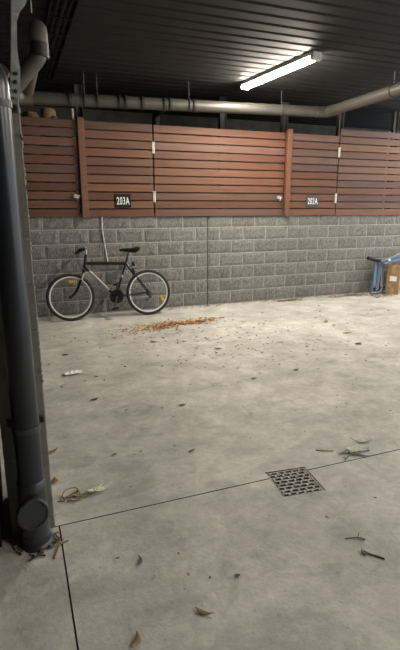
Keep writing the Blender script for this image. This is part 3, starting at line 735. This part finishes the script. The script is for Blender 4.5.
cutting('plant_cutting', (1.90, 2.215), [(.01, .035, .014, .11, .045, R(10), (.62, .66, .50), .1), (-.06, .0, .0, .14, .022, R(35), (.40, .40, .33), .1), (.035, -.03, .0, .09, .022, R(-50), (.22, .22, .15), .15), (.09, .015, .0, .12, .02, R(14), (.45, .45, .38), .1), (-.06, .04, .0, .10, .018, R(10), (.33, .33, .25), .1), (.0, -.005, .004, .09, .02, R(-20), OG, .2)],
        [[(-.11, -.05, .003), (-.02, .01, .01), (.12, .0, .004)], [(-.20, .13, .003), (-.14, .09, .004), (-.10, .08, .003)]], 'pale leafy cutting lying on the saw joint right of the grate')
# crumpled paper
b = MB(); n = 9; vs = []
for i in range(n):
    for j in range(4):
        x = (i/(n-1)-.5)*.15; y = (j/3-.5)*.05; vs.append((x, y+rnd.uniform(-.004, .004), .004+rnd.uniform(0, .008)+.010*math.sin(i*1.3)*0+ (0.008 if j in (1, 2) else 0)))
b.add(vs, [(i*4+j, i*4+4+j, i*4+5+j, i*4+1+j) for i in range(n-1) for j in range(3)])
o = b.build('paper_scrap', M_paper); o.scale = (1.15, 1.5, 1.5); o.location = (.41, 4.39, 0); o.rotation_euler = (0, 0, R(10)); so = o.modifiers.new('thickness', 'SOLIDIFY'); so.thickness = .0015
tag(o, 'crumpled white paper scrap on bare concrete', 'paper')
# loose leaf scraps lying about the bay
DK, MD, LT = (.085, .07, .055), (.17, .125, .08), (.28, .20, .12)
for x, y, L, W, c, lab in (
    (.40, 5.02, .08, .03, DK, 'dark leaf scrap between the white paper and the front bicycle wheel'),
    (.60, 4.23, .05, .02, DK, 'tiny dark leaf scrap just right of the white paper scrap'),
    (.50, 3.69, .07, .03, DK, 'lone dark leaf scrap between the white paper and the green cutting'),
    (1.40, 5.15, .09, .035, MD, 'brown leaf scrap in front of the left end of the orange leaf patch'),
    (2.00, 4.64, .10, .04, LT, 'tan leaf scrap on the bay in front of the right end of the orange patch'),
    (1.13, 3.33, .07, .025, DK, 'slim dark leaf scrap out on the bay, behind and right of the green cutting'),
    (.95, 2.62, .06, .02, MD, 'small brown leaf scrap just behind the saw joint, left of the drain grate'),
    (1.93, 3.66, .06, .03, DK, 'dark leaf scrap at the middle of the bay straight behind the drain grate'),
    (2.42, 3.73, .07, .03, MD, 'brown leaf scrap at the middle of the bay, behind the cutting on the joint'),
    (2.05, 2.33, .14, .014, DK, 'long thin dark leaf sliver just behind the cutting on the joint'),
    (3.57, 4.25, .10, .045, DK, 'broad dark leaf scrap toward the right edge, beyond the cutting on the joint'),
    (3.75, 4.68, .14, .03, DK, 'long dark leaf scrap on the bay in front of the cardboard box'),
    (3.85, 5.27, .13, .03, MD, 'long brown leaf scrap nearest the cardboard box on open concrete')):
    leaf('leaf_scrap', (x, y), L, W, rnd.uniform(-.6, .6), c, lab, 'leaf scraps across the bay', bend=rnd.uniform(-.1, .25), curl=rnd.uniform(.1, .3), n=5)
def litter(name, n, gen, pal, smin, smax, label):
    b = MB()
    for _ in range(n):
        x, y = gen(); L = rnd.uniform(smin, smax)*min(1, .3+y*.14); z = rnd.uniform(0, .012)
        k = leaf_geo(b, (x, y, z), L, L*rnd.uniform(.3, .55), rnd.uniform(0, 6.28), curl=rnd.uniform(.1, .5), bend=rnd.uniform(-.2, .2), tilt=rnd.uniform(-.3, .3), n=4)
        c = rnd.choice(pal); f = rnd.uniform(.7, 1.2); b.c += [tuple(q*f for q in c)]*k
    o = b.build(name, M_leafattr); tag(o, label, 'leaves', None, 'stuff'); return o
ORA = [(.56, .29, .09), (.48, .23, .07), (.62, .37, .15), (.36, .19, .07), (.46, .29, .14)]
BRN = [(.24, .16, .09), (.30, .19, .11), (.17, .12, .08), (.34, .22, .13)]
def heap():
    while True:
        t = rnd.gauss(.02, .36); s = rnd.gauss(0, .085)
        if abs(t) < .85 and abs(s) < .3: return (1.82+t+.05*s, 5.86+.12*t+s*(1.25 if t < .1 else .75))
litter('leaf_heap', 520, heap, ORA, .03, .06, 'loose patch of orange-brown fallen leaves on the floor in front of the rear wheel')
def wallbase():
    x, y = wallbase0()
    return (x, y-.22) if x > 5.70 else (x, y)
def wallbase0():
    r_ = rnd.random()
    if r_ < .22: x = rnd.gauss(4.15, .13); return (x, 6.80-abs(rnd.gauss(0, .05)))
    if r_ < .62: return (rnd.uniform(5.0, 6.12), min(6.86, 6.80-abs(rnd.gauss(0, .09))+.04))
    return (rnd.uniform(2.0, 6.12), 6.86-abs(rnd.gauss(0, .05)))
litter('leaf_drift', 300, wallbase, BRN+[(.33, .15, .09)], .03, .07, 'thin drift of brown leaves along the foot of the block wall')
def scatter():
    while True:
        q = rnd.random()
        if q < .55: x, y = rnd.gauss(2.2, .75), rnd.gauss(4.9, .65)
        else: x, y = rnd.uniform(.2, 5.2), rnd.uniform(1.5, 6.6)
        if .2 < x < 5.2 and 1.4 < y < 6.3: return (x, y)
litter('leaf_crumbs', 400, scatter, BRN+[(.10, .08, .06), (.40, .30, .18)], .018, .055, 'sparse leaf crumbs and grit scattered over the bay')
